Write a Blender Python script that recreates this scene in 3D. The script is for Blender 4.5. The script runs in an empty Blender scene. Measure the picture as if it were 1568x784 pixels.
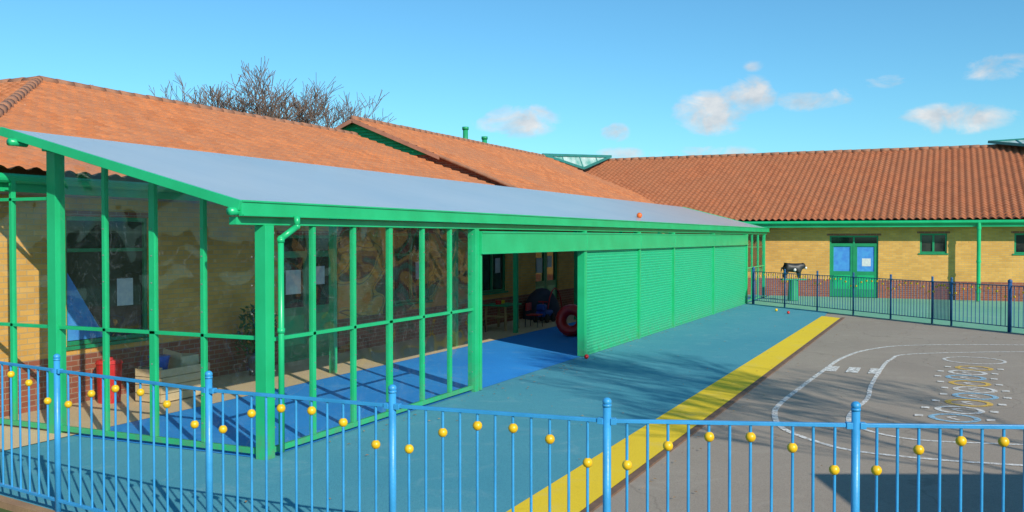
import bpy, bmesh, math, random
import numpy as np
from mathutils import Vector, Matrix
random.seed(7)
S = bpy.context.scene
S.view_settings.view_transform='Standard'
S.view_settings.look='None'
S.view_settings.exposure=0

# ------------------------------------------------------------------ helpers
def emp(name):
    o=bpy.data.objects.new(name,None); S.collection.objects.link(o); o.empty_display_size=0.2; return o

class MB:
    def __init__(s): s.v=[]; s.f=[]
    def box(s,x0,x1,y0,y1,z0,z1):
        n=len(s.v)
        s.v+=[(x0,y0,z0),(x1,y0,z0),(x1,y1,z0),(x0,y1,z0),(x0,y0,z1),(x1,y0,z1),(x1,y1,z1),(x0,y1,z1)]
        s.f+=[(n,n+3,n+2,n+1),(n+4,n+5,n+6,n+7),(n,n+1,n+5,n+4),(n+1,n+2,n+6,n+5),(n+2,n+3,n+7,n+6),(n+3,n,n+4,n+7)]
        return s
    def beam(s,p,q,w,h):
        p=Vector(p);q=Vector(q);d=(q-p).normalized()
        side=d.cross(Vector((0,0,1)))
        if side.length<1e-4: side=Vector((1,0,0))
        side.normalize(); up=side.cross(d).normalized()
        n=len(s.v)
        for c in (p,q):
            for a,b in((-1,-1),(1,-1),(1,1),(-1,1)):
                s.v.append(tuple(c+side*a*w/2+up*b*h/2))
        s.f+=[(n,n+1,n+2,n+3),(n+7,n+6,n+5,n+4)]
        for i in range(4):
            j=(i+1)%4; s.f.append((n+i,n+4+i,n+4+j,n+j))
        return s
    def tube(s,p,q,r,r2=None,seg=8,cap=True):
        if r2 is None:r2=r
        p=Vector(p);q=Vector(q);d=(q-p)
        if d.length<1e-6:return s
        d.normalize()
        a=d.cross(Vector((0,0,1)))
        if a.length<1e-3:a=Vector((1,0,0))
        a.normalize();b=d.cross(a)
        n=len(s.v)
        for c,rr in((p,r),(q,r2)):
            for i in range(seg):
                t=2*math.pi*i/seg
                s.v.append(tuple(c+a*math.cos(t)*rr+b*math.sin(t)*rr))
        for i in range(seg):
            j=(i+1)%seg; s.f.append((n+i,n+j,n+seg+j,n+seg+i))
        if cap:
            s.f.append(tuple(n+i for i in reversed(range(seg)))); s.f.append(tuple(n+seg+i for i in range(seg)))
        return s
    def ball(s,c,r,seg=12,rings=8,sz=1.0):
        n=len(s.v); c=Vector(c)
        s.v.append(tuple(c+Vector((0,0,r*sz))))
        for i in range(1,rings):
            ph=math.pi*i/rings
            for j in range(seg):
                t=2*math.pi*j/seg
                s.v.append((c.x+r*math.sin(ph)*math.cos(t),c.y+r*math.sin(ph)*math.sin(t),c.z+r*sz*math.cos(ph)))
        s.v.append(tuple(c-Vector((0,0,r*sz))))
        L=len(s.v)-1
        for j in range(seg):
            s.f.append((n,n+1+j,n+1+(j+1)%seg))
            s.f.append((L,n+1+(rings-2)*seg+(j+1)%seg,n+1+(rings-2)*seg+j))
        for i in range(rings-2):
            for j in range(seg):
                a=n+1+i*seg+j;b=n+1+i*seg+(j+1)%seg
                s.f.append((a,a+seg,b+seg,b))
        return s
    def poly(s,pts):
        n=len(s.v); s.v+= [tuple(p) for p in pts]; s.f.append(tuple(range(n,n+len(pts)))); return s
    def build(s,name,mat,parent=None,smooth=False,bevel=0):
        me=bpy.data.meshes.new(name); me.from_pydata(s.v,[],s.f); me.update()
        o=bpy.data.objects.new(name,me); S.collection.objects.link(o)
        if mat: me.materials.append(mat)
        if smooth:
            me.polygons.foreach_set('use_smooth',[True]*len(me.polygons))
        if parent: o.parent=parent
        if bevel:
            m=o.modifiers.new('bevel','BEVEL'); m.width=bevel; m.segments=2; m.limit_method='ANGLE'
        return o

class NT:
    def __init__(s,nt): s.nt=nt
    def n(s,t,**k):
        o=s.nt.nodes.new(t)
        for a,b in k.items():
            setattr(o,a,b)
        return o
    def l(s,a,b): s.nt.links.new(a,b)
    def math(s,op,a,b=None,c=None,clamp=False):
        o=s.n('ShaderNodeMath',operation=op); o.use_clamp=clamp
        for i,v in enumerate((a,b,c)):
            if v is None: continue
            if isinstance(v,(int,float)): o.inputs[i].default_value=v
            else: s.l(v,o.inputs[i])
        return o.outputs[0]
    def mix(s,fac,a,b,blend='MIX'):
        o=s.n('ShaderNodeMix',data_type='RGBA',blend_type=blend)
        for sock,v in((o.inputs[0],fac),(o.inputs[6],a),(o.inputs[7],b)):
            if isinstance(v,(int,float)): sock.default_value=v
            elif isinstance(v,(tuple,list)): sock.default_value=(v[0],v[1],v[2],1)
            else: s.l(v,sock)
        return o.outputs[2]
    def noise(s,vec,scale,detail=4,rough=.55,dist=0):
        o=s.n('ShaderNodeTexNoise'); o.inputs['Scale'].default_value=scale; o.inputs['Detail'].default_value=detail
        o.inputs['Roughness'].default_value=rough; o.inputs['Distortion'].default_value=dist
        s.l(vec,o.inputs['Vector']); return o.outputs['Fac']
    def ramp(s,fac,a,b,c0=(0,0,0),c1=(1,1,1)):
        o=s.n('ShaderNodeValToRGB'); e=o.color_ramp.elements
        e[0].position=a;e[1].position=b;e[0].color=(*c0,1);e[1].color=(*c1,1)
        s.l(fac,o.inputs[0]); return o.outputs[0]

def newmat(name):
    m=bpy.data.materials.new(name); m.use_nodes=True
    t=NT(m.node_tree); b=m.node_tree.nodes['Principled BSDF']
    co=t.n('ShaderNodeTexCoord').outputs['Object']
    return m,t,b,co

def mat(name,c,c2=None,scale=3,rough=.55,bump=0,bscale=60,fine=0,fscale=90,metal=0,spec=.5,grime=0):
    m,t,b,co=newmat(name)
    c2=c2 or tuple(x*.8 for x in c)
    f=t.ramp(t.noise(co,scale,5),.35,.65)
    col=t.mix(f,c,c2)
    if fine:
        g=t.ramp(t.noise(co,fscale,3,.7),.4,.6)
        col=t.mix(t.math('MULTIPLY',g,fine),col,tuple(x*.45 for x in c))
    if grime:
        sp=t.n('ShaderNodeSeparateXYZ'); t.l(co,sp.inputs[0])
        g=t.math('SUBTRACT',1,t.math('DIVIDE',sp.outputs[2],.45),clamp=True)
        g=t.math('MULTIPLY',g,t.ramp(t.noise(co,9,6,.7),.35,.7))
        col=t.mix(t.math('MULTIPLY',g,grime),col,(.16,.15,.12))
    t.l(col,b.inputs['Base Color'])
    b.inputs['Roughness'].default_value=rough; b.inputs['Metallic'].default_value=metal
    b.inputs['Specular IOR Level'].default_value=spec
    if bump:
        bn=t.n('ShaderNodeBump'); bn.inputs['Strength'].default_value=bump; bn.inputs['Distance'].default_value=.01
        t.l(t.noise(co,bscale,4),bn.inputs['Height']); t.l(bn.outputs[0],b.inputs['Normal'])
    return m

def brickmat(name,c1,c2,mort,glass_warp=False):
    m,t,b,co=newmat(name)
    sp=t.n('ShaderNodeSeparateXYZ'); t.l(co,sp.inputs[0])
    cb=t.n('ShaderNodeCombineXYZ'); t.l(t.math('ADD',sp.outputs[0],sp.outputs[1]),cb.inputs[0]); t.l(sp.outputs[2],cb.inputs[1])
    br=t.n('ShaderNodeTexBrick'); br.inputs['Scale'].default_value=1
    br.inputs['Brick Width'].default_value=.225; br.inputs['Row Height'].default_value=.075
    br.inputs['Mortar Size'].default_value=.007; br.inputs['Mortar Smooth'].default_value=.2
    br.inputs['Color1'].default_value=(*c1,1);br.inputs['Color2'].default_value=(*c2,1);br.inputs['Mortar'].default_value=(*mort,1)
    t.l(cb.outputs[0],br.inputs['Vector'])
    n=t.ramp(t.noise(co,1.3,5),.3,.7,(.82,.8,.78),(1.06,1.04,1.0))
    col=t.mix(1,br.outputs['Color'],n,'MULTIPLY')
    if glass_warp:
        # wavy distortions of the glazing painted into the brick colour, with ochre fills
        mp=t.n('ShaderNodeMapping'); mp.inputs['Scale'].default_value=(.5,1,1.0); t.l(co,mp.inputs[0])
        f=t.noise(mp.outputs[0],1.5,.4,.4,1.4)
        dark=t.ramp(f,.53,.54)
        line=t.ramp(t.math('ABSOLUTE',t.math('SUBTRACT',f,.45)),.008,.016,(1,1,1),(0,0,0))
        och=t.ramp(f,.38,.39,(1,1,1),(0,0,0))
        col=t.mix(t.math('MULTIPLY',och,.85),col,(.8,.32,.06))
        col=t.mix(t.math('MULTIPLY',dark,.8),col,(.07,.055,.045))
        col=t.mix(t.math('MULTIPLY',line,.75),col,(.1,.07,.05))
    t.l(col,b.inputs['Base Color']); b.inputs['Roughness'].default_value=.85
    bn=t.n('ShaderNodeBump'); bn.inputs['Strength'].default_value=.5; bn.inputs['Distance'].default_value=.006; bn.invert=True
    t.l(br.outputs['Fac'],bn.inputs['Height']); t.l(bn.outputs[0],b.inputs['Normal'])
    return m

def tilemat(name,c1,c2,c3):
    m,t,b,co=newmat(name)
    sn=t.n('ShaderNodeVectorMath',operation='SNAP'); sn.inputs[1].default_value=(.25,.3,100); t.l(co,sn.inputs[0])
    wn=t.n('ShaderNodeTexWhiteNoise'); t.l(sn.outputs[0],wn.inputs['Vector'])
    col=t.mix(wn.outputs['Value'],c1,c2)
    col=t.mix(t.ramp(t.noise(co,.5,6,.6),.4,.72),col,c3)
    col=t.mix(t.math('MULTIPLY',t.ramp(t.noise(co,9,4,.7),.58,.7),.35),col,(.1,.065,.045))
    col=t.mix(t.math('MULTIPLY',t.ramp(t.noise(co,28,3,.6),.66,.72),.5),col,(.5,.45,.34))
    t.l(col,b.inputs['Base Color']); b.inputs['Roughness'].default_value=.8
    bn=t.n('ShaderNodeBump'); bn.inputs['Strength'].default_value=.3; bn.inputs['Distance'].default_value=.01
    t.l(t.noise(co,30,4),bn.inputs['Height']); t.l(bn.outputs[0],b.inputs['Normal'])
    return m

# ------------------------------------------------------------------ materials
GREEN=mat('green_gloss_paint',(.015,.46,.18),(.012,.39,.145),2,.32,.1,25,grime=.6)
GREEN_D=mat('green_paint_weathered',(.015,.3,.125),(.012,.24,.1),2,.45)
BLUEP=mat('blue_fence_paint',(.045,.33,.68),(.035,.27,.56),6,.38,.15,60)
BLUED=mat('dark_blue_paint',(.02,.09,.25),(.015,.07,.2),6,.4)
BLUEF=mat('far_fence_paint',(.02,.11,.26),(.02,.08,.2),6,.4)
YBALL=mat('yellow_plastic',(.84,.52,.015),(.74,.42,.01),9,.35)
BUFF=brickmat('buff_brick',(.82,.45,.11),(.7,.36,.08),(.57,.39,.19))
WARPBRICK=brickmat('brick_painted_glass_warp',(.82,.45,.11),(.7,.36,.08),(.57,.39,.19),True)  # buff brick with the front glazing's wavy distortion painted into its colour
REDB=brickmat('red_plinth_brick',(.38,.105,.055),(.27,.08,.045),(.38,.26,.19))
TILE=tilemat('clay_roof_tiles',(.6,.215,.08),(.45,.15,.055),(.43,.18,.09))
TILE2=tilemat('clay_roof_tiles_dark',(.43,.145,.058),(.32,.105,.042),(.36,.135,.06))
RIDGE=mat('ridge_tile_clay',(.36,.16,.09),(.24,.12,.075),5,.85,.3,40)
LEAD=mat('lead_flashing',(.2,.2,.21),(.28,.27,.26),4,.6)
BARGE=mat('barge_board',(.4,.18,.11),(.3,.13,.085),3,.6)
SOFFIT=mat('soffit_board',(.3,.3,.28),None,3,.7)
WOOD=mat('timber',(.45,.26,.11),(.36,.19,.08),8,.6)
PAPER=mat('paper',(.7,.7,.68),(.55,.58,.62),12,.8)
BLUEPANEL=mat('blue_panel',(.05,.22,.65),(.07,.33,.72),6,.6)
RED=mat('red_plastic',(.6,.02,.02),(.45,.015,.015),4,.35)
BLUEPL=mat('blue_plastic',(.02,.1,.5),(.02,.07,.35),4,.35)
BLACK=mat('black_paint',(.012,.012,.014),(.03,.03,.03),6,.5)
WHITE=mat('white_paint',(.75,.75,.72),(.6,.6,.58),6,.6)
CREAM=mat('cardboard_cream',(.62,.48,.29),(.52,.39,.22),4,.8)
BARK=mat('bark',(.21,.145,.11),(.15,.1,.08),6,.9)
LEAF=mat('leaf',(.05,.13,.035),(.07,.16,.05),8,.6)
DRYLEAF=mat('dry_leaf',(.25,.13,.05),(.4,.26,.12),3,.8)

def windowglass():
    m,t,b,co=newmat('window_glass')
    col=t.mix(t.ramp(t.noise(co,1.2,3),.45,.6),(.008,.012,.015),(.045,.05,.045))
    t.l(col,b.inputs['Base Color']); b.inputs['Roughness'].default_value=.04; b.inputs['Specular IOR Level'].default_value=.6
    return m
WGLASS=windowglass()

def clearglass():
    m,t,b,co=newmat('polycarbonate_glazing')
    out=m.node_tree.nodes['Material Output']
    tr=t.n('ShaderNodeBsdfTransparent'); tr.inputs[0].default_value=(.93,.94,.93,1)
    gl=t.n('ShaderNodeBsdfGlossy'); gl.inputs['Roughness'].default_value=.02; gl.inputs[0].default_value=(.95,.97,1,1)
    df=t.n('ShaderNodeBsdfDiffuse'); df.inputs[0].default_value=(.55,.6,.62,1)
    bn=t.n('ShaderNodeBump'); bn.inputs['Strength'].default_value=.6; bn.inputs['Distance'].default_value=.07
    t.l(t.noise(co,1.5,1,.4,.8),bn.inputs['Height']); t.l(bn.outputs[0],gl.inputs['Normal'])
    lw=t.n('ShaderNodeLayerWeight'); lw.inputs[0].default_value=.5
    fac=t.math('MULTIPLY_ADD',t.math('POWER',lw.outputs['Facing'],4),.5,.05,clamp=True)
    mx=t.n('ShaderNodeMixShader'); t.l(fac,mx.inputs[0]); t.l(tr.outputs[0],mx.inputs[1]); t.l(gl.outputs[0],mx.inputs[2])
    scr=t.ramp(t.math('ABSOLUTE',t.math('SUBTRACT',t.noise(co,1.6,3,.5,2.5),.5)),.0,.006,(1,1,1),(0,0,0))
    dirt=t.math('MULTIPLY',t.ramp(t.noise(co,2.5,6,.65,1.5),.52,.8),.05)
    dirt=t.math('ADD',t.math('ADD',dirt,.005),t.math('MULTIPLY',scr,.08))
    m2=t.n('ShaderNodeMixShader'); t.l(dirt,m2.inputs[0]); t.l(mx.outputs[0],m2.inputs[1]); t.l(df.outputs[0],m2.inputs[2])
    t.l(m2.outputs[0],out.inputs[0])
    return m
CGLASS=clearglass()

def roofsheet():
    m,t,b,co=newmat('canopy_polycarbonate_sheet')
    out=m.node_tree.nodes['Material Output']
    col=t.mix(t.ramp(t.noise(co,.5,6,.65),.35,.7),(.55,.66,.73),(.66,.73,.77))
    col=t.mix(t.math('MULTIPLY',t.ramp(t.noise(co,14,4,.7),.62,.75),.25),col,(.38,.4,.4))
    sp=t.n('ShaderNodeSeparateXYZ'); t.l(co,sp.inputs[0])
    fr=t.math('FRACT',t.math('DIVIDE',t.math('SUBTRACT',sp.outputs[0],7.45),1.0839))
    jn=t.ramp(fr,.0,.03,(1,1,1),(0,0,0))
    col=t.mix(t.math('MULTIPLY',jn,.4),col,(.42,.49,.54))
    t.l(col,b.inputs['Base Color']); b.inputs['Roughness'].default_value=.22
    tl=t.n('ShaderNodeBsdfTranslucent'); tl.inputs[0].default_value=(.75,.82,.85,1)
    mx=t.n('ShaderNodeMixShader'); mx.inputs[0].default_value=.32
    t.l(b.outputs[0],mx.inputs[1]); t.l(tl.outputs[0],mx.inputs[2]); t.l(mx.outputs[0],out.inputs[0])
    return m
SHEET=roofsheet()

def rubber(name,c,c2,spk,dust=(.3,.32,.3),crack=False):
    m,t,b,co=newmat(name)
    col=t.mix(t.ramp(t.noise(co,.35,6,.6),.35,.65),c,c2)
    vo=t.n('ShaderNodeTexVoronoi'); vo.inputs['Scale'].default_value=130; t.l(co,vo.inputs['Vector'])
    sx=t.n('ShaderNodeSeparateColor'); t.l(vo.outputs['Color'],sx.inputs[0])
    col=t.mix(t.math('MULTIPLY',t.ramp(sx.outputs[0],.5,.9),.45),col,spk)
    col=t.mix(t.math('MULTIPLY',t.ramp(t.noise(co,1.7,8,.7,.8),.54,.8),.55),col,dust)
    col=t.mix(t.math('MULTIPLY',t.ramp(t.noise(co,4,6,.7),.6,.8),.35),col,tuple(x*.4 for x in c))
    if crack:
        ad=t.n('ShaderNodeVectorMath',operation='ADD'); nn=t.n('ShaderNodeTexNoise'); nn.inputs['Scale'].default_value=1.2; nn.inputs['Detail'].default_value=6
        t.l(co,nn.inputs['Vector']); t.l(co,ad.inputs[0]); t.l(nn.outputs['Color'],ad.inputs[1])
        v2=t.n('ShaderNodeTexVoronoi',feature='DISTANCE_TO_EDGE'); v2.inputs['Scale'].default_value=.2; t.l(ad.outputs[0],v2.inputs['Vector'])
        ck=t.ramp(v2.outputs['Distance'],.001,.004,(1,1,1),(0,0,0))
        col=t.mix(t.math('MULTIPLY',ck,.35),col,tuple(x*.4 for x in c))
    t.l(col,b.inputs['Base Color']); b.inputs['Roughness'].default_value=.9; b.inputs['Specular IOR Level'].default_value=.25
    bn=t.n('ShaderNodeBump'); bn.inputs['Strength'].default_value=.3; bn.inputs['Distance'].default_value=.006
    t.l(vo.outputs['Distance'],bn.inputs['Height']); t.l(bn.outputs[0],b.inputs['Normal'])
    return m
TEAL=rubber('teal_blue_rubber',(.07,.3,.39),(.09,.33,.41),(.035,.18,.27),(.24,.43,.47))
VIVID=rubber('bright_blue_rubber',(.02,.25,.7),(.03,.3,.74),(.01,.15,.52),(.16,.4,.66))
GRUB=rubber('green_rubber',(.16,.42,.28),(.2,.46,.32),(.1,.26,.18),(.36,.47,.38))
YEL=rubber('yellow_rubber',(.88,.62,.03),(.82,.57,.035),(.68,.45,.02),(.66,.55,.25))
ASPH=rubber('asphalt',(.32,.265,.215),(.37,.31,.25),(.2,.17,.14),(.45,.39,.32),True)
PAVE=rubber('concrete_paving',(.62,.47,.28),(.66,.51,.32),(.48,.36,.22),(.63,.54,.42))
GRASS=rubber('grass',(.06,.11,.03),(.09,.13,.04),(.03,.06,.015),(.16,.15,.07))
KERB=mat('concrete_edging',(.42,.24,.12),(.32,.18,.1),3,.9,.3,40,.4,60)
def marking(name,c,wear=.62,lo=.4,mx_=.9):
    m,t,b,co=newmat(name)
    out=m.node_tree.nodes['Material Output']
    b.inputs['Base Color'].default_value=(*c,1); b.inputs['Roughness'].default_value=.8
    tr=t.n('ShaderNodeBsdfTransparent'); mx=t.n('ShaderNodeMixShader')
    f=t.ramp(t.noise(co,14,8,.75),lo,wear)
    f=t.math('MULTIPLY',f,mx_)
    t.l(f,mx.inputs[0]); t.l(b.outputs[0],mx.inputs[1]); t.l(tr.outputs[0],mx.inputs[2]); t.l(mx.outputs[0],out.inputs[0])
    return m
MWHITE=marking('worn_white_marking',(.82,.8,.76),.64,.42); MYEL=marking('worn_yellow_marking',(.8,.5,.08),.68,.42,.88); MBLU=marking('worn_blue_marking',(.3,.55,.72),.68,.42,.88)
MFADE=marking('faded_white_marking',(.8,.77,.72),.66,.42,.9)

# ------------------------------------------------------------------ ground
def sheet(name,pts,z,m):
    return MB().poly([(x,y,z) for x,y in pts]).build(name,m)
sheet('ground',[(-700,-700),(900,-700),(900,700),(-700,700)],-.03,GRASS)
fl=[(7.9,-4.2),(7.1,-2.2),(6.43,-.86),(5.90,.49),(5.42,1.86),(5.32,3.30),(5.31,4.85),(5.57,6.71),(5.85,8.4),(6.1,9.95),(6.3,12)]
sheet('asphalt_playground',[(9.5,-14)]+[(a-.05,b) for a,b in fl[:6]]+[(5.3,3.5),(31.0,3.5),(26.0,-1.6),(23.5,-4.2),(14,-14)],-.018,ASPH)
sheet('green_rubber_surface',[(33.9,6.5),(33.7,6.2),(31,3.5),(26.0,-1.6),(23.5,-4.2),(14,-14),(39,-14),(39,6.5)],-.014,GRUB)
sheet('blue_rubber_surface',[(5.27,3.3),(5.26,4.85),(5.52,6.71),(5.8,8.4),(5.95,9.32),(39,9.32),(39,6.6),(33.8,6.5),(33.6,6.15),(31.0,3.4),(28.9,3.3)],-.008,TEAL)
sheet('bright_blue_rubber_surface',[(7.9,6.48),(37.5,6.48),(37.5,9.3),(7.9,9.3)],-.003,VIVID)
sheet('concrete_paving',[(5.9,9.26),(39,9.26),(39,11.1),(6.2,11.1)],.002,PAVE)
sheet('yellow_line',[(5.29,2.80),(28.7,2.82),(29.2,3.38),(5.27,3.36)],-.001,YEL)
MB().box(5.3,28.9,2.72,2.795,-.03,.002).build('edging_kerb',mat('dark_edging',(.2,.11,.07),(.13,.08,.055),6,.9,.3,60))

mk=emp('playground_markings')
def stroke(name,pts,w,m,z=-.010,n=6,closed=False):
    P=[Vector((a,b,0)) for a,b in pts]; out=[]
    N=len(P)
    def g(i): 
        return P[i%N] if closed else P[max(0,min(N-1,i))]
    for i in range(N if closed else N-1):
        p0,p1,p2,p3=g(i-1),g(i),g(i+1),g(i+2)
        for k in range(n):
            t=k/n
            out.append(.5*((2*p1)+(p2-p0)*t+(2*p0-5*p1+4*p2-p3)*t*t+(3*p1-p0-3*p2+p3)*t**3))
    if closed: out.append(out[0].copy())
    else: out.append(P[-1])
    b=MB()
    for i,p in enumerate(out):
        a=out[max(0,i-1)]; c=out[min(len(out)-1,i+1)]
        if closed and i in(0,len(out)-1): a=out[-2]; c=out[1]
        d=(c-a).normalized(); nn=Vector((-d.y,d.x,0))*w/2
        b.v+=[(p.x+nn.x,p.y+nn.y,z),(p.x-nn.x,p.y-nn.y,z)]
        if i: k=len(b.v); b.f.append((k-4,k-3,k-1,k-2))
    return b.build(name,m,mk)
stroke('track_outer',[(23.6,-3.0),(23.2,-1.46),(22.17,.68),(20.88,1.5),(19.2,1.85),(17.45,1.96),(15.37,2.06),(13.54,2.12),(12.67,2.05),(11.84,1.82),(11.31,1.44),(10.93,.99),(10.82,.33),(10.91,-.69),(11.3,-2.5)],.075,MWHITE)
stroke('track_inner',[(22.1,-3.0),(21.8,-1.38),(20.5,.63),(19.37,.99),(17.85,1.07),(15.82,1.09),(14.5,1.05),(13.08,1.16),(12.3,1.0),(11.8,.36),(12.0,-.76),(12.4,-2.5)],.065,MWHITE)
b=MB()
for v in(1.86,1.5,1.14):
    b.poly([(17.2,v-.1,-.006),(17.9,v-.1,-.006),(17.9,v+.1,-.006),(17.2,v+.1,-.006)])
b.build('crossing_blocks',MWHITE,mk)
def circ(c,r,k=14): return [(c[0]+r*math.cos(2*math.pi*i/k),c[1]+r*math.sin(2*math.pi*i/k)) for i in range(k)]
stroke('hopscotch_head',circ((19.9,-.45),.52),.06,MWHITE,n=3,closed=True)
for i in range(9):
    u=18.7-i*.66; v=-.42+.03*i+.1*math.sin(i)
    m_=[MYEL,MFADE,MBLU][i%3]
    stroke('hopscotch_ring',circ((u,v),.27),.08,m_,n=3,closed=True)
    stroke('hopscotch_number',[(u-.12,v-.05),(u+.02,v+.07),(u+.12,v-.02)],.05,MFADE)
    b=MB()
    for s_ in(-1,1): b.poly([(u-.07,v+s_*.42-.05,-.006),(u+.07,v+s_*.42-.05,-.006),(u+.07,v+s_*.42+.05,-.006),(u-.07,v+s_*.42+.05,-.006)])
    b.build('hopscotch_dots',MFADE,mk)

b=MB()
for i in range(len(fl)-1):
    (a0,b0),(a1,b1)=fl[i],fl[i+1]
    b.beam((a0-.06,b0,-.0),(a1-.06,b1,-.0),.1,.06)
b.build('fence_kerb',KERB)
b=MB(); rl=random.Random(12)
for i in range(420):
    k=rl.random()
    if k<.4: u,v=rl.uniform(8.2,33),6.38-abs(rl.gauss(0,.25))
    elif k<.6: u,v=rl.uniform(5.6,29),2.7-abs(rl.gauss(0,.2))
    else: u,v=rl.uniform(6,30),rl.uniform(-3,6.2)
    a_=rl.uniform(0,6.28); s_=rl.uniform(.012,.03); z_=.004+rl.uniform(0,.004)
    dx,dy=math.cos(a_)*s_,math.sin(a_)*s_
    b.poly([(u-dx,v-dy,z_),(u+dy*.5,v-dx*.5,z_+.006),(u+dx,v+dy,z_+.002),(u-dy*.5,v+dx*.5,z_+.008)])
b.build('fallen_leaves',DRYLEAF)

# ------------------------------------------------------------------ fences
OFF=[.265,.14,.085,.083,.145,.27]
def fence(name,posts,H=1.2,nb=12,pr=.025,br=.009,ball=.031,railh=.022,thick=(),pm_=None):
    pm_=pm_ or BLUEP
    e=emp(name); pm=MB(); rm=MB(); bm_=MB(); yb=MB(); tk=MB()
    for i,(x,y) in enumerate(posts):
        t=tk if i in thick else pm
        r=pr*1.7 if i in thick else pr
        t.tube((x,y,-.02),(x,y,H+.085),r,seg=14)
        t.tube((x,y,H+.085),(x,y,H+.1),r*1.12,seg=14)
        t.ball((x,y,H+.115),r*1.15,sz=.9)
    for i in range(len(posts)-1):
        a=Vector((*posts[i],0));c=Vector((*posts[i+1],0))
        for z in(H,.12):
            rm.beam(a+Vector((0,0,z)),c+Vector((0,0,z)),.03,railh)
        for s_ in(a,c):
            dd=(c-a).normalized()*(1 if s_ is a else -1)*.035
            rm.beam(s_+dd*.6+Vector((0,0,H-.002)),s_+dd*1.6+Vector((0,0,H-.002)),.045,railh*1.7)
        for k in range(1,nb):
            p=a.lerp(c,k/nb); j=random.uniform(-.003,.003)
            bm_.tube(p+Vector((0,0,.12)),p+Vector((j,j,H)),br,seg=7,cap=False)
            if k%2:
                idx=min(5,int((k/nb)*6))
                yb.ball(p+Vector((0,0,H-OFF[idx]+random.uniform(-.006,.006))),ball)
    pm.build('posts',pm_,e,True); rm.build('rails',pm_,e,bevel=.002); bm_.build('bars',pm_,e,True); yb.build('yellow_balls',YBALL,e,True)
    if tk.v: tk.build('gate_posts',BLUED,e,True)
    return e
fence('railing_fence',[(7.9,-4.2),(7.1,-2.2),(6.43,-.86),(5.899,.489),(5.418,1.86),(5.317,3.304),(5.311,4.849),(5.57,6.706),(5.85,8.4),(6.1,9.95),(6.3,11.6)])
a=Vector((33.7,6.2));c=Vector((26.0,-1.64)); q=[]
for t_ in(0,.16,.31,.46,.6,.74,.8,.965,1.13,1.3,1.5):
    p=a.lerp(c,t_); q.append((p.x,p.y))
fence('railing_fence',q,H=1.12,nb=14,pr=.028,br=.01,ball=.03,thick=(0,7),pm_=BLUEF)

# ------------------------------------------------------------------ canopy
cn=emp('glazed_canopy')
U0,U1=7.45,37.8; V0,V1=6.40,9.8; Z0,Z1=2.655,3.545
def cz(v): return Z0+(Z1-Z0)*(v-V0)/(V1-V0)
b=MB()
for x in(U0,U1):
    for v in(V0,V1):
        b.v+= [(x,v,cz(v)-.025),(x,v,cz(v))]
n=0
b.f+=[(n+1,n+3,n+7,n+5),(n,n+4,n+6,n+2),(n,n+1,n+5,n+4),(n+2,n+6,n+7,n+3),(n,n+2,n+3,n+1),(n+4,n+5,n+7,n+6)]
b.build('roof_sheets',SHEET,cn)
b=MB()
b.box(U0-.01,U1,V0-.045,V0-.003,2.515,2.675)
b.box(U0-.01,U1,V0-.075,V0-.046,2.515,2.535)
b.box(U0-.01,U1,V0-.060,V0-.046,2.655,2.675)
b.beam((U0-.025,V0-.04,cz(V0)-.035),(U0-.025,V1,cz(V1)-.035),.045,.10)
b.beam((U1+.02,V0,cz(V0)-.035),(U1+.02,V1,cz(V1)-.035),.04,.10)
b.box(U0,U1,6.43,6.53,2.43,2.51)
b.box(U0+.3,U1,9.47,9.55,3.30,3.38)
for u in [7.93,10.36,12.75,15.1,17.4,20.94,23.93,26.2,28.5,31,33.67,37]:
    b.beam((u,6.5,cz(6.5)-.075),(u,9.75,cz(9.75)-.075),.05,.09)
b.build('frame_beams',GREEN,cn,bevel=.004)
b=MB()
b.box(7.86,8.0,6.41,6.55,-.01,2.43)
mull=[8.75,9.55,10.36,11.19,11.97]
for i,u in enumerate(mull):
    w=.04 if u==10.36 else .027
    b.box(u-w,u+w,6.45,6.51,.09,2.43)
b.box(12.67,12.80,6.42,6.55,-.01,2.43)
for u in(17.38,20.94,23.93,28.5,33.67):
    b.box(u-.04,u+.04,6.395,6.55,-.01,2.43)
b.box(37.3,37.4,6.43,6.53,-.01,2.43)
for u in(34.9,36.1): b.box(u-.025,u+.025,6.45,6.51,.09,2.43)
b.box(8.0,12.67,6.455,6.505,.03,.09); b.box(8.0,12.67,6.45,6.51,1.21,1.25)
b.box(33.71,37.3,6.455,6.505,.03,.09); b.box(33.71,37.3,6.45,6.51,1.21,1.25)
for v,w in((7.30,.025),(8.02,.042),(8.75,.025),(10.28,.025)):
    b.box(7.90,7.96,v-w,v+w,.09,cz(v)-.1 if v<9.8 else 3.0)
b.box(7.86,8.0,9.47,9.61,-.01,cz(9.5)-.09)
b.box(7.905,7.955,6.55,9.47,.03,.09); b.box(7.905,7.955,9.61,11.0,.03,.09)
b.box(7.90,7.96,6.55,9.47,1.23,1.27); b.box(7.90,7.96,9.61,11.0,1.23,1.27)
b.box(7.90,7.96,9.61,11.0,2.74,2.78)
for u in(13.4,17.8,20.9,25,29,33.4): b.box(u-.05,u+.05,9.45,9.55,-.01,3.3)
b.build('posts_and_rails',GREEN,cn,bevel=.004)
b=MB()
us=[8.0]+mull+[12.67]
for i in range(6):
    for z0,z1 in((.09,1.21),(1.25,2.43)): b.poly([(us[i],6.48,z0),(us[i+1],6.48,z0),(us[i+1],6.48,z1),(us[i],6.48,z1)])
us=[33.71,34.9,36.1,37.3]
for i in range(3):
    b.poly([(us[i],6.48,.09),(us[i+1],6.48,.09),(us[i+1],6.48,2.43),(us[i],6.48,2.43)])
vs=[6.55,7.3,8.02,8.75,9.47]
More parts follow.
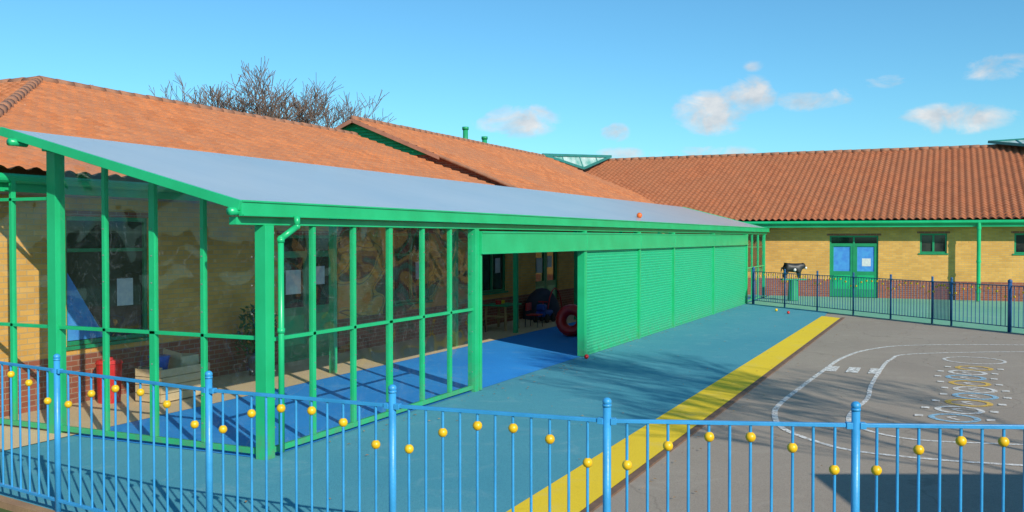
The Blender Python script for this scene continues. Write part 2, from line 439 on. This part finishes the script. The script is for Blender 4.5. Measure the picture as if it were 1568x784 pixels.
for i in range(4):
    b.poly([(7.93,vs[i],1.23),(7.93,vs[i+1],1.23),(7.93,vs[i+1],.09),(7.93,vs[i],.09)])
    b.poly([(7.93,vs[i],cz(vs[i])-.12),(7.93,vs[i+1],cz(vs[i+1])-.12),(7.93,vs[i+1],1.27),(7.93,vs[i],1.27)])
for v0,v1 in((9.61,10.28),(10.28,11)):
    b.poly([(7.93,v0,1.23),(7.93,v1,1.23),(7.93,v1,.09),(7.93,v0,.09)])
    b.poly([(7.93,v0,2.74),(7.93,v1,2.74),(7.93,v1,1.27),(7.93,v0,1.27)])
b.build('glazing_panels',CGLASS,cn)
b=MB()
for u in [8.05]+mull+[12.62]:
    for z in(.3,.6,.9,1.5,1.8,2.1,2.35): b.tube((u,6.444,z),(u,6.452,z),.007,seg=8)
for v in (6.62,7.3,8.02,8.75):
    for z in(.3,.6,.9,1.5,1.8,2.1,2.4): b.tube((7.893,v,z),(7.902,v,z),.007,seg=8)
b.build('fixing_screws',LEAD,cn)
b=MB()
b.tube((U0-.12,V0+.02,2.56),(U0+.05,V0+.02,2.56),.04,seg=14)
b.tube((U0-.12,V1-.25,3.37),(U0+.1,V1-.25,3.37),.042,seg=14)
px,py=8.045,6.37
b.tube((8.24,6.30,2.53),(8.24,6.30,2.42),.034,seg=12); b.tube((8.24,6.30,2.42),(px,py-.01,2.29),.034,seg=12)
b.tube((px,py-.01,2.30),(px,py-.01,.05),.032,seg=12)
for z in(2.25,1.3,.5): b.tube((px,py-.01,z),(px,py-.01,z+.05),.04,seg=12)
b.ball((8.24,6.30,2.42),.037); b.ball((px,py-.01,2.29),.037)
b.build('gutter_downpipe',GREEN,cn,True)
b=MB()
b.box(12.8,33.63,6.375,6.60,2.05,2.40)
b.box(12.8,33.63,6.360,6.374,2.05,2.075); b.box(12.8,33.63,6.360,6.374,2.37,2.395)
for u in(17.38,20.94,23.93,28.5): b.box(u-.006,u+.006,6.371,6.38,2.08,2.365)
b.box(12.80,12.86,6.40,6.55,0,2.05); b.box(17.30,17.339,6.40,6.55,0,2.05)
b.build('shutter_housing',GREEN,cn,bevel=.005)
def shuttermat():
    m,t,bs,co=newmat('green_shutter_slats')
    sp=t.n('ShaderNodeSeparateXYZ'); t.l(co,sp.inputs[0]); cb=t.n('ShaderNodeCombineXYZ'); t.l(sp.outputs[0],cb.inputs[0]); t.l(sp.outputs[2],cb.inputs[1])
    br=t.n('ShaderNodeTexBrick'); br.inputs['Scale'].default_value=1; br.inputs['Brick Width'].default_value=.16; br.inputs['Row Height'].default_value=.06; br.inputs['Mortar Size'].default_value=.008
    br.inputs['Color1'].default_value=(.025,.52,.26,1);br.inputs['Color2'].default_value=(.018,.46,.21,1);br.inputs['Mortar'].default_value=(.016,.33,.13,1); t.l(cb.outputs[0],br.inputs['Vector'])
    col=t.mix(t.ramp(t.noise(co,.9,5),.3,.8),br.outputs[0],(.025,.45,.21))
    g=t.math('SUBTRACT',1,t.math('DIVIDE',sp.outputs[2],.5),clamp=True)
    g=t.math('MULTIPLY',g,t.ramp(t.noise(co,7,6,.7),.35,.7))
    col=t.mix(t.math('MULTIPLY',g,.5),col,(.15,.2,.15))
    t.l(col,bs.inputs['Base Color']); bs.inputs['Roughness'].default_value=.45
    return m
SH=shuttermat()
for (x0,x1) in((17.42,20.9),(20.98,23.89),(23.97,28.46),(28.54,33.63)):
    b=MB(); pitch=.06; z=.03
    prof=[]
    while z<2.06:
        for k in range(5):
            t_=k/5; prof.append((6.455-.010*math.sin(math.pi*t_)**.7,z+pitch*.92*t_))
        prof.append((6.460,z+pitch*.94)); z+=pitch
    for i,(y,zz) in enumerate(prof):
        b.v+=[(x0,y,zz),(x1,y,zz)]
        if i: k=len(b.v); b.f.append((k-4,k-3,k-1,k-2))
    b.box(x0,x1,6.425,6.475,-.003,.03)
    b.build('roller_shutter',SH,cn)

# ------------------------------------------------------------------ school building
sb=emp('school_building')
TR=.35
def tiled(name,org,al,up,slope,L,run,col=.25,row=.30,amp=.028,step=.042,clampf=None,m=TILE):
    org=np.array(org,float);al=np.array(al,float);up=np.array(up,float)
    nc=int(L/col)*6
    xs=np.linspace(0,int(L/col)*col,nc+1)
    ph=(xs/col)%1.0
    prof=amp*np.where(ph<.65,np.sin(np.pi*ph/.65)*1.2,-.5*np.sin(np.pi*(ph-.65)/.35))
    nr=int(math.ceil(run/row)); rows=[]
    for i in range(nr):
        s0=i*row; s1=min(run,(i+1)*row)
        rows+= [(s0,step,1),(s1,0,1)]
    V=[]
    rng=np.random.RandomState(3)
    for (s_,off,_) in rows:
        x=xs.copy()
        if clampf is not None: x=np.maximum(x,clampf(s_))
        jit=np.repeat(rng.uniform(-.008,.008,nc//6+1),6)[:nc+1]
        z=slope*s_+off+prof+(jit if off else 0)
        P=org[None,:]+al[None,:]*x[:,None]+up[None,:]*s_
        P[:,2]+=z
        V.append(P)
    V=np.concatenate(V); w=nc+1; R=len(rows)
    idx=np.arange((R-1)*w).reshape(R-1,w)[:,:-1].ravel()
    F=np.stack([idx,idx+1,idx+1+w,idx+w],1)
    me=bpy.data.meshes.new(name); me.from_pydata(V.tolist(),[],F.tolist()); me.materials.append(m); me.update()
    o=bpy.data.objects.new(name,me); S.collection.objects.link(o); o.parent=sb
    return o
E0=(7.0,10.35,3.1)
GU=25.8; GH=6.12; GS=.41
tiled('roof_front_slope',E0,(1,0,0),(0,1,0),TR,39.5,7.15,clampf=lambda s:s)
tiled('roof_hip_slope',E0,(0,1,0),(1,0,0),TR,16,7.15,clampf=lambda s:s)
tiled('roof_far_wing_slope',(38.4,-16,2.95),(0,1,0),(1,0,0),TR,38,9.8,col=.25,amp=.042,m=TILE2)
tiled('roof_raised_slope',(GU,10.6,GH-GS*6.9),(1,0,0),(0,1,0),GS,16.6,6.9)
b=MB()
b.poly([(14.15,17.5,5.6),(48.2,17.5,5.6),(48.2,24.6,3.1),(21.3,24.6,3.1)])
b.poly([(14.15,17.5,5.6),(14.15,26.3,5.6),(21.3,26.3,3.1),(21.3,24.6,3.1)])
b.poly([(48.2,-16,6.36),(48.2,22,6.36),(58,22,2.95),(58,-16,2.95)])
b.poly([(GU,17.5,GH+.02),(42.4,17.5,GH+.02),(42.4,22.5,GH-2.08),(GU,22.5,GH-2.08)])
b.build('roof_rear_slopes',TILE,sb)
def caps(b,p,q,r=.10):
    p=Vector(p);q=Vector(q);L=(q-p).length;n=max(1,int(L/.42));
    for i in range(n):
        a=p.lerp(q,i/n);c=p.lerp(q,(i+1.08)/n)
        j=random.uniform(-.008,.008)
        b.tube(a+Vector((0,0,j)),c+Vector((0,0,j)),r*1.06,r*.92,seg=10)
b=MB()
caps(b,(7,10.35,3.12),(14.15,17.5,5.62)); caps(b,(14.15,17.5,5.62),(GU+.3,17.5,5.62)); caps(b,(14.15,17.5,5.62),(14.15,26,5.62))
caps(b,(GU-.04,17.5,GH+.03),(42.4,17.5,GH+.03),.09); caps(b,(48.2,-16,6.41),(48.2,22,6.41),.11)
b.build('ridge_tiles',RIDGE,sb,True)
def gz(v): return GH-GS*abs(17.5-v)
b=MB(); b.poly([(GU+.25,10.8,gz(10.8)-.03),(GU+.25,17.5,GH-.03),(GU+.25,22.4,gz(22.4)-.03),(GU+.25,17.5,3.5)]); b.build('gable_wall',REDB,sb)
b=MB()
z=4.9
while z<GH-.12:
    dv=(GH-.06-z)/GS
    b.v+=[(GU+.18,max(17.5-dv,14.8),z),(GU+.18,17.5+dv,z),(GU+.22,17.5+dv-.1,z+.1),(GU+.22,max(17.5-dv,14.8)+.1,z+.1)]; k=len(b.v); b.f.append((k-4,k-3,k-2,k-1)); z+=.1
b.build('gable_cladding',GREEN,sb)
b=MB()
b.beam((GU-.02,17.5,GH-.04),(GU-.02,14.3,gz(14.3)-.04),.05,.12); b.beam((GU-.02,17.5,GH-.04),(GU-.02,19.8,gz(19.8)-.04),.05,.12)
b.build('barge_boards',BARGE,sb)
b=MB(); caps(b,(GU,14.3,gz(14.3)+.01),(GU,11.0,gz(11.0)+.01),.05); b.build('verge_tiles',RIDGE,sb)
b=MB(); b.beam((38.5,10.8,3.06),(47.2,19.4,6.1),.2,.03); b.build('valley_flashing',LEAD,sb)
b=MB()
b.box(7.05,38.4,10.37,10.41,2.86,3.07); b.box(7.05,7.09,10.41,26,2.86,3.07)
b.tube((6.95,10.31,3.02),(38.4,10.31,3.02),.06,seg=12)
b.box(38.42,38.46,-16,10.4,2.70,2.93); b.tube((38.36,-16,2.88),(38.36,10.4,2.88),.065,seg=12)
b.tube((38.36,-.98,2.85),(38.36,-.98,0),.07,seg=14)
for z_ in(2.6,1.4,.3): b.tube((38.36,-.98,z_),(38.36,-.98,z_+.08),.085,seg=14)
b.build('fascia_and_gutters',GREEN,sb,bevel=.003)
b=MB(); b.box(7.1,39,10.42,11.02,2.86,2.88); b.box(38.47,39.05,-16,10.4,2.70,2.72); b.build('soffit',SOFFIT,sb)
def wall(axis,pos,a0,a1,top,ops,inner,warp=()):
    wb=MB(); pb=MB(); mb=MB(); PL=.68
    def put(m,s0,s1,z0,z1,proud=0):
        lo,hi=(pos-proud,pos+inner)
        if axis=='x': m.box(s0,s1,lo,hi,z0,z1)
        else: m.box(lo,hi,s0,s1,z0,z1)
    def seg(s0,s1,z0,z1):
        if z0<PL:
            put(pb,s0,s1,z0,min(PL,z1),.004)
        if z1>PL: put(mb if any(m0<=(s0+s1)/2<=m1 for m0,m1 in warp) else wb,s0,s1,max(PL,z0),z1)
    cur=a0
    for (s0,s1,z0,z1,kind) in sorted(ops):
        seg(cur,s0,-.03,top)
        if z0>0: seg(s0,s1,-.03,z0)
        seg(s0,s1,z1,top)
        cur=s1
    seg(cur,a1,-.03,top)
    wb.build('brick_wall',BUFF,sb); pb.build('brick_plinth',REDB,sb)
    if mb.v: mb.build('painted_warp_wall',WARPBRICK,sb)  # wall stretch that carries the painted glazing distortion
    fb=MB(); gb=MB(); db=MB(); lb=MB(); pp=MB(); bp=MB()
    def putd(m,s0,s1,z0,z1,d0,d1):
        if axis=='x': m.box(s0,s1,pos+d0,pos+d1,z0,z1)
        else: m.box(pos+d0,pos+d1,s0,s1,z0,z1)
    for (s0,s1,z0,z1,kind) in ops:
        putd(lb,s0-.1,s1+.1,z1+.001,z1+.075,-.012,.05)
        w=.06
        putd(fb,s0,s0+w,z0,z1,.05,.12);putd(fb,s1-w,s1,z0,z1,.05,.12)
        putd(fb,s0+w,s1-w,z1-w,z1,.05,.12);putd(fb,s0+w,s1-w,z0,z0+w,.05,.12)
        putd(gb,s0+w,s1-w,z0+w,z1-w,.09,.1)
        mid=(s0+s1)/2
        putd(fb,mid-.035,mid+.035,z0+w,z1-w,.045,.115)
        if kind=='door':
            for x0,x1 in((s0+w,mid-.035),(mid+.035,s1-w)):
                putd(fb,x0,x1,z0+w,1.0,.055,.089)
                putd(fb,x0,x0+.09,1.0,z1-.35,.055,.089);putd(fb,x1-.09,x1,1.0,z1-.35,.055,.089)
                putd(fb,x0,x1,z1-.42,z1-.3,.05,.088)
                putd(db,x0+.1,x1-.1,.3,.85,.05,.0545)
            if axis=='y':
                putd(bp,s0+.15,mid-.125,1.0,1.95,.082,.086); putd(bp,mid+.125,s1-.15,1.0,1.95,.082,.086)
                putd(pp,s0+.28,mid-.3,1.2,1.5,.078,.081)
            else:
                putd(pp,s0+.25,mid-.2,1.25,1.7,.078,.081); putd(pp,mid+.2,s1-.35,1.4,1.75,.078,.081)
        else:
            putd(fb,s0-.05,s1+.05,z0-.05,z0,-.03,.05)
            if z1-z0>1: putd(fb,s0+w,s1-w,z1-.5,z1-.45,.047,.114)
            if s1-s0>1.2:
                putd(pp,s1-.55,s1-.25,z0+.5,z0+.9,.08,.086)
    fb.build('window_and_door_frames',GREEN_D,sb,bevel=.004); gb.build('window_panes',WGLASS,sb); lb.build('lintels',REDB,sb)
    if db.v: db.build('door_panels',GREEN,sb)
    if bp.v: bp.build('door_posters',BLUEPANEL,sb)
    if pp.v: pp.build('notices',PAPER,sb)
wall('x',11.0,7.6,39.0,2.87,[(9.3,10.8,.8,2.6,'win'),(13.9,15.7,0,2.35,'door'),(17.8,19.4,.85,2.4,'win'),(22.0,23.6,.85,2.4,'win'),(25.6,27.4,0,2.35,'door'),(30,32,.85,2.4,'win')],.3,warp=((15.8,22),))
wall('y',39.0,-16,11.0,2.72,[(2.46,4.25,0,2.38,'door'),(.07,1.0,1.72,2.46,'win'),(-3.3,-2.15,1.72,2.46,'win'),(-7.5,-5.5,1.0,2.46,'win'),(6.8,8.4,1.0,2.4,'win')],.3)
wall('y',7.6,11.0,26,2.87,[(13,15,.85,2.4,'win'),(18,20,.85,2.4,'win')],.3)
b=MB(); b.poly([(9.36,11.078,.87),(10.02,11.078,.87),(9.36,11.078,1.85)]); b.build('blue_window_triangle',BLUEPANEL,sb)  # flat blue triangle just in front of the window pane
b=MB(); b.box(39.3,57.5,-15.9,22,-.03,2.9); b.box(8,39,11.4,24,-.03,2.9); b.box(8,21,24,26,-.03,2.9); b.build('rear_walls',BUFF,sb)

def rooflight(A,B,C):
    e=emp('triangular_rooflight')
    A,B,C=map(Vector,(A,B,C)); D=Vector((0,0,.08))
    g=MB(); g.poly([A+D,B+D,C+D]); g.build('glazing',mat('rooflight_sheet',(.12,.36,.3),(.55,.66,.64),1.6,.25),e)
    f=MB()
    for p,q in((A,B),(B,C),(C,A)): f.beam(p+D,q+D,.12,.12)
    M=(A+B)/2; f.beam(M+D,C+D,.05,.06)
    f.beam(A.lerp(B,.25)+D,A.lerp(C,.5)+D,.05,.06); f.beam(A.lerp(B,.75)+D,B.lerp(C,.5)+D,.05,.06)
    f.build('frame',mat('teal_paint',(.03,.22,.2),None,3,.4),e)
    return e
rooflight((41.6,17.5,6.15),(48.3,16.4,6.55),(45.2,16.8,5.72))
rooflight((48.2,-1.6,6.55),(48.2,-6,6.7),(45.6,-4.2,5.95))
for (u,v,z) in((35.4,18.4,6.93),(37.2,18.4,6.7)):
    e=emp('roof_flue'); b=MB(); b.tube((u,v,5.4),(u,v,z-.12),.11,seg=14); b.tube((u,v,z-.12),(u,v,z),.14,seg=14); b.build('pipe',GREEN_D,e,True)

# ------------------------------------------------------------------ trees
def tree(name,base,H,seed,levels=6,spread=1.0,trunk=.25,minr=.012,first=.28,kids=3,wide=1.0):
    rnd=random.Random(seed); b=MB(); e=emp(name)
    def br(p,d,L,r,lv):
        segs=3 if lv>2 else 2; pts=[p]
        for i in range(segs):
            jit=Vector((rnd.uniform(-1,1),rnd.uniform(-1,1),rnd.uniform(-.6,.9)))*(.16 if lv<levels else .05)
            d=(d+jit).normalized(); q=p+d*L/segs
            r2=max(minr,r*(1-.32/segs)); b.tube(p,q,r,r2,seg=8 if lv>=levels-1 else(5 if lv>2 else 3),cap=False); 
            p=q;r=r2;pts.append(p)
        if lv<=0:return
        n=kids+(1 if rnd.random()<.45 else 0)
        for k in range(n):
            s=pts[-1] if k<2 else pts[rnd.randint(max(1,len(pts)-2),len(pts)-1)]
            ax=Vector((rnd.uniform(-1,1),rnd.uniform(-1,1),rnd.uniform(-.1,.55)))
            nd=(d*rnd.uniform(.7,1.1)+ax.normalized()*spread*rnd.uniform(.5,.95)).normalized()
            br(s,nd,L*rnd.uniform(.62,.85),max(minr,r*rnd.uniform(.5,.72)),lv-1)
    br(Vector(base),Vector((0,0,1)),H*first,trunk,levels)
    top=max(v[2] for v in b.v); k=H/top; bx,by=base[0],base[1]
    b.v=[(bx+(v[0]-bx)*k*wide,by+(v[1]-by)*k*wide,v[2]*k) for v in b.v]
    b.build('trunk_and_branches',BARK,e,True)
    return e
tree('bare_tree',(36.1,29.3,0),10.4,3,6,1.0,.24,.011,.27,wide=1.1)
tree('bare_tree',(35.3,31.0,0),10.5,17,6,1.05,.2,.011,.26,wide=1.1)
tree('bare_tree',(34.4,33.1,0),10.3,11,6,1.05,.2,.011,.26,wide=1.1)
tree('bare_tree',(36.8,27.9,0),9.9,31,6,1.0,.2,.011,.26,wide=1.1)
tree('bare_tree',(5.9,-8.6,0),10.2,5,6,.75,.16,.012,.29,wide=.62)

# ------------------------------------------------------------------ shed that shades the lower right playground corner
def C(X,D): return (.4173*X+.9088*D, -.9088*X+.4173*D)
sh=emp('storage_shed'); b=MB(); r=MB()
P=[C(5.9,4.2),C(11,4.2),C(11,-1),C(5.9,-1)]
n=len(b.v); b.v+=[(x,y,0) for x,y in P]+[(x,y,2.85) for x,y in P]; b.f+=[(0,1,5,4),(1,2,6,5),(2,3,7,6),(3,0,4,7),(4,5,6,7)]
b.build('walls',WOOD,sh)
P2=[C(5.7,4.4),C(11.2,4.4),C(11.2,-1.2),C(5.7,-1.2)]
r.v+=[(x,y,2.86) for x,y in P2]+[(x,y,3.0) for x,y in P2]; r.f+=[(3,2,1,0),(4,5,6,7),(0,1,5,4),(1,2,6,5),(2,3,7,6),(3,0,4,7)]
r.build('roof',LEAD,sh)
d=MB(); p=Vector((*C(7.2,4.22),0)); q_=Vector((*C(8.2,4.22),0)); up=Vector((0,0,2)); d.poly([p,q_,q_+up,p+up]); d.build('door',GREEN_D,sh)

# ------------------------------------------------------------------ loose objects
def torus(c,R,r,axis,m,name,sx=1):
    e=emp(name); me=bpy.data.meshes.new('ring'); bm=bmesh.new(); vs=[]
    N,M=40,16
    for i in range(N):
        t=2*math.pi*i/N; row=[]
        for j in range(M):
            p_=2*math.pi*j/M
            rr=r*(1+(.07 if i%2 and math.cos(p_)>.3 else 0))
            row.append(bm.verts.new(((R+rr*math.cos(p_))*math.cos(t),(R+rr*math.cos(p_))*math.sin(t),rr*math.sin(p_)*sx)))
        vs.append(row)
    for i in range(N):
        for j in range(M):
            bm.faces.new((vs[i][j],vs[(i+1)%N][j],vs[(i+1)%N][(j+1)%M],vs[i][(j+1)%M]))
    for f in bm.faces:f.smooth=True
    bm.to_mesh(me);bm.free(); o=bpy.data.objects.new('ring',me);S.collection.objects.link(o);me.materials.append(m)
    o.rotation_euler=Vector(axis).to_track_quat('Z','Y').to_euler(); o.location=c; o.parent=e
    return e
torus((20.75,8.0,.37),.25,.125,(-.95,-.1,.12),RED,'red_play_tyre',1.3)
def table(u,v):
    e=emp('play_table'); b=MB(); b.box(u-.45,u+.45,v-.35,v+.35,.60,.64); b.build('top',GREEN_D,e,bevel=.01)
    b=MB()
    for sx in(-1,1):
        for sy in(-1,1): b.beam((u+sx*.38,v+sy*.28,0),(u+sx*.36,v+sy*.26,.60),.05,.05)
        b.beam((u+sx*.37,v-.27,.35),(u+sx*.37,v+.27,.35),.03,.05)
    b.beam((u-.37,v,.3),(u+.37,v,.3),.03,.05); b.build('legs',WOOD,e)
    b=MB(); b.tube((u-.2,v,.64),(u-.2,v,.74),.07,.08,seg=14); b.build('pot',RED,e); b=MB(); b.tube((u+.15,v+.1,.64),(u+.15,v+.1,.72),.1,.11,seg=14); b.build('bowl',YBALL,e)
table(21.6,10.2)
def chair(u,v,m,s=1):
    e=emp('child_chair'); b=MB(); b.box(u-.17,u+.17,v-.17,v+.17,.30,.33); b.box(u-.17,u+.17,v+.15,v+.18,.42,.62); b.build('seat_and_back',m,e,bevel=.01)
    b=MB()
    for sx in(-1,1):
        b.tube((u+sx*.16,v-.16,0),(u+sx*.14,v-.14,.30),.012); b.tube((u+sx*.17,v+.18,0),(u+sx*.15,v+.165,.6),.012)
    b.build('legs',BLACK,e)
chair(22.5,9.7,RED); chair(20.6,10.4,WOOD)
e=emp('ride_on_toy'); u,v=23.9,10.0; b=MB(); b.box(u-.3,u+.3,v-.15,v+.15,.16,.32); b.box(u-.3,u-.1,v-.13,v+.13,.32,.5); b.build('body',BLUEPL,e,bevel=.05)
b=MB()
for sx in(-.22,.22):
    for sy in(-.19,.15): b.tube((u+sx,v+sy,.12),(u+sx,v+sy+.05,.12),.12,seg=18)
b.build('wheels',BLACK,e); b=MB(); b.tube((u-.05,v,.32),(u-.12,v,.56),.015); b.tube((u-.12,v-.13,.56),(u-.12,v+.13,.56),.018); b.build('handlebar',RED,e)
e=emp('pop_up_tent'); b=MB(); b.ball((24.9,10.5,.0),.55,16,10,1.6); b.build('cover',mat('dark_fabric',(.03,.04,.07),(.06,.06,.09),4,.8),e,True)
b=MB()
for k in range(7):
    t0=math.pi*k/8;t1=math.pi*(k+1)/8
    b.tube((24.9+.56*math.cos(t0),10.1,.88*math.sin(t0)),(24.9+.56*math.cos(t1),10.1,.88*math.sin(t1)),.02)
b.build('hoops',RED,e)
e=emp('timber_planter'); b=MB(); u,v=10.35,10.1
for i in range(4):
    z_=.02+i*.115
    b.box(u-.48,u+.48,v-.24,v-.215,z_,z_+.105); b.box(u-.48,u+.48,v+.215,v+.24,z_,z_+.105); b.box(u-.48,u-.455,v-.215,v+.215,z_,z_+.105); b.box(u+.455,u+.48,v-.215,v+.215,z_,z_+.105)
for sx in(-.45,.42):
    for sy in(-.21,.18): b.box(u+sx,u+sx+.03,v+sy,v+sy+.03,0,.5)
b.box(u-.45,u+.45,v-.21,v+.21,.02,.38); b.build('boards',CREAM,e,bevel=.003)
e=emp('cardboard_box'); b=MB(); b.box(10.35,10.7,9.95,10.25,.385,.60); b.beam((10.33,9.93,.6),(10.33,10.27,.66),.01,.1); b.build('carton',CREAM,e,bevel=.004)
e=emp('plastic_bucket'); b=MB(); b.tube((10.08,10.1,.385),(10.08,10.1,.62),.10,.14,seg=20); b.tube((10.08,10.1,.62),(10.08,10.1,.64),.15,.15,seg=20); b.build('bucket',BLUEPL,e)
e=emp('litter_bin'); b=MB(); b.tube((9.7,10.65,0),(9.7,10.65,.55),.15,.17,seg=20); b.tube((9.7,10.65,.55),(9.7,10.65,.6),.185,.16,seg=20); b.tube((9.7,10.65,.6),(9.7,10.65,.63),.06,.05,seg=12); b.build('bin',RED,e)
def plant(u,v,h=.9):
    e=emp('potted_plant'); b=MB(); b.tube((u,v,0),(u,v,.32),.15,.2,seg=18); b.tube((u,v,.3),(u,v,.35),.22,.22,seg=18); b.build('pot',mat('stone_pot',(.25,.22,.18),None,6,.8),e)
    b=MB(); rnd=random.Random(4)
    for i in range(520):
        a_=rnd.uniform(0,6.28); rr=rnd.uniform(0,.38)**.9; z_=.35+rnd.uniform(.02,h-.3)
        rr*=1-.5*(z_-.35)/h
        c_=Vector((u+rr*math.cos(a_),v+rr*math.sin(a_),z_)); d_=Vector((rnd.uniform(-1,1),rnd.uniform(-1,1),rnd.uniform(-.2,1))).normalized()*.08; s_=d_.cross(Vector((rnd.uniform(-1,1),rnd.uniform(-1,1),rnd.uniform(-1,1)))).normalized()*.025
        b.poly([c_-d_*.5,c_+s_,c_+d_,c_-s_])
    for i in range(10):
        a_=rnd.uniform(0,6.28); b.tube((u,v,.3),(u+.2*math.cos(a_),v+.2*math.sin(a_),h),.008,.004,seg=5)
    b.build('leaves',LEAF,e)
plant(12.7,10.5,1.1); 
for (u,v,m_) in((17.0,6.25,RED),(29.6,4.4,RED),(30.5,4.9,YBALL)):
    e=emp('toy_ball'); b=MB(); b.ball((u,v,.04),.045,12,8); b.build('ball',m_,e,True)
e=emp('toy_ball'); b=MB(); b.ball((22.5,6.9,cz(6.9)+.06),.07); b.build('ball',mat('orange_plastic',(.8,.15,.02),None,4,.4),e,True)

e=emp('calf_sculpture'); cx,cy=36.1,5.2; R=Vector((.417,-.909,0)); N=Vector((.909,.417,0)); B0=Vector((cx,cy,.80))
ped=MB(); ped.tube((cx,cy,0),(cx,cy,.74),.2,.17,seg=20); ped.beam(B0-R*.45+Vector((0,0,-.03)),B0+R*.45+Vector((0,0,-.03)),.34,.05); ped.build('pedestal',GREEN_D,e,bevel=.005)
pts=[];rad=[];E=[]
def V_(a,h,s,r_):
    pts.append(tuple(B0+R*a+Vector((0,0,h))+N*s)); rad.append(r_*1.3); return len(pts)-1
sp_=[V_(-.28,.40,0,.125),V_(-.12,.39,0,.14),V_(.08,.39,0,.14),V_(.22,.40,0,.125),V_(.30,.46,0,.09),V_(.37,.46,0,.085),V_(.44,.40,0,.05)]
for i in range(6): E.append((sp_[i],sp_[i+1]))
for s_ in(-1,1):
    l=[V_(.20,.22,s_*.08,.05),V_(.21,.10,s_*.08,.035),V_(.21,.01,s_*.08,.037)]; E+= [(sp_[3],l[0]),(l[0],l[1]),(l[1],l[2])]
    l=[V_(-.25,.25,s_*.085,.06),V_(-.32,.13,s_*.085,.035),V_(-.30,.01,s_*.085,.037)]; E+= [(sp_[0],l[0]),(l[0],l[1]),(l[1],l[2])]
    E.append((sp_[5],V_(.35,.57,s_*.09,.022)))
l=[V_(-.42,.40,0,.02),V_(-.45,.25,0,.018)]; E+=[(sp_[0],l[0]),(l[0],l[1])]
me=bpy.data.meshes.new('body'); me.from_pydata(pts,E,[]); me.update()
o=bpy.data.objects.new('body',me); S.collection.objects.link(o); o.parent=e; me.materials.append(BLACK)
m_=o.modifiers.new('skin','SKIN'); m_.use_smooth_shade=True
if not me.skin_vertices:
    bm=bmesh.new(); bm.from_mesh(me); bm.verts.layers.skin.verify(); bm.to_mesh(me); bm.free()
for i,r_ in enumerate(rad):
    me.skin_vertices[0].data[i].radius=(r_,r_)
me.skin_vertices[0].data[1].use_root=True
m_=o.modifiers.new('ss','SUBSURF'); m_.levels=2;m_.render_levels=2
b=MB(); b.ball(B0+R*.46+Vector((0,0,.39)),.05); b.ball(B0+R*.02+Vector((0,0,.33))-N*.125,.06,12,8,1.1); b.build('white_patches',WHITE,e,True)

# ------------------------------------------------------------------ light and sky
sd=Vector((-1.313,-1.814,1.2)).normalized()
el=math.asin(sd.z); rot=math.atan2(sd.x,sd.y)
L=bpy.data.lights.new('sun','SUN'); L.energy=5.0; L.angle=math.radians(.5); L.color=(1,.93,.8)
lo=bpy.data.objects.new('sun',L); S.collection.objects.link(lo); lo.rotation_euler=sd.to_track_quat('Z','Y').to_euler(); lo.location=sd*50
W=bpy.data.worlds.new('World'); S.world=W; W.use_nodes=True
t=NT(W.node_tree); bg=W.node_tree.nodes['Background']
sky=t.n('ShaderNodeTexSky',sky_type='NISHITA'); sky.sun_disc=False; sky.sun_elevation=el; sky.sun_rotation=rot
sky.air_density=1.0; sky.dust_density=.3; sky.ozone_density=1.5
col=t.mix(1,sky.outputs[0],(.54,1.08,1.3),'MULTIPLY')
tc=t.n('ShaderNodeTexCoord').outputs['Generated']
sp=t.n('ShaderNodeSeparateXYZ'); t.l(tc,sp.inputs[0])
az=t.math('MULTIPLY',t.math('ARCTAN2',sp.outputs[1],sp.outputs[0]),57.2958)
ele=t.math('MULTIPLY',t.math('ARCSINE',sp.outputs[2]),57.2958)
mp=t.n('ShaderNodeMapping'); mp.inputs['Scale'].default_value=(1,1,1.8); t.l(tc,mp.inputs[0])
nz=t.noise(mp.outputs[0],22,9,.62,.4)
tot=None
for (a0,e0,w,h,s_) in((24.4,7.0,3.0,1.2,.85),(12.9,7.3,2.6,1.5,1),(10.8,8.2,2.0,1.3,.9),(7.1,7.9,2.6,.8,.75),(-.4,6.5,3.4,1.0,1),(-2.3,9.0,2.4,.8,.6),(18.5,6.25,1.0,.7,.75),(3.4,8.6,1.8,.6,.5),(13.4,5.0,3.8,.5,.6),(18.2,5.0,1.8,.5,.85),(10.5,9.9,.7,.4,.4),(-12,7.5,4,1.1,1),(60,7,5,1.3,.8),(-30,8,5,1.2,.9),(120,12,8,2,.9),(-70,14,8,2,.8),(180,9,7,2,.9)):
    dx=t.math('DIVIDE',t.math('SUBTRACT',az,a0),w); dy=t.math('DIVIDE',t.math('SUBTRACT',ele,e0),h)
    r2=t.math('ADD',t.math('MULTIPLY',dx,dx),t.math('MULTIPLY',dy,dy))
    m_=t.math('MULTIPLY',t.math('SUBTRACT',1,r2,clamp=True),s_)
    tot=m_ if tot is None else t.math('MAXIMUM',tot,m_)
den=t.math('ADD',tot,t.math('MULTIPLY',t.math('SUBTRACT',nz,.5),2.6))
den=t.math('MULTIPLY',t.ramp(den,.2,1.15),t.math('MULTIPLY',tot,3,clamp=True))
den=t.math('MULTIPLY',den,.9)
shade=t.ramp(t.noise(mp.outputs[0],30,6),.35,.65,(4.8,5.3,5.8),(7.4,7.3,7.2))
col=t.mix(den,col,shade)
t.l(col,bg.inputs[0]); bg.inputs[1].default_value=.115

cam=bpy.data.cameras.new('camera'); co_=bpy.data.objects.new('camera',cam); S.collection.objects.link(co_)
cam.lens=33.45; cam.sensor_width=36; cam.clip_end=3000; cam.clip_start=.05
co_.location=(0,0,2.3); co_.rotation_euler=(math.radians(90-1.1),0,math.radians(-65.33))
S.camera=co_
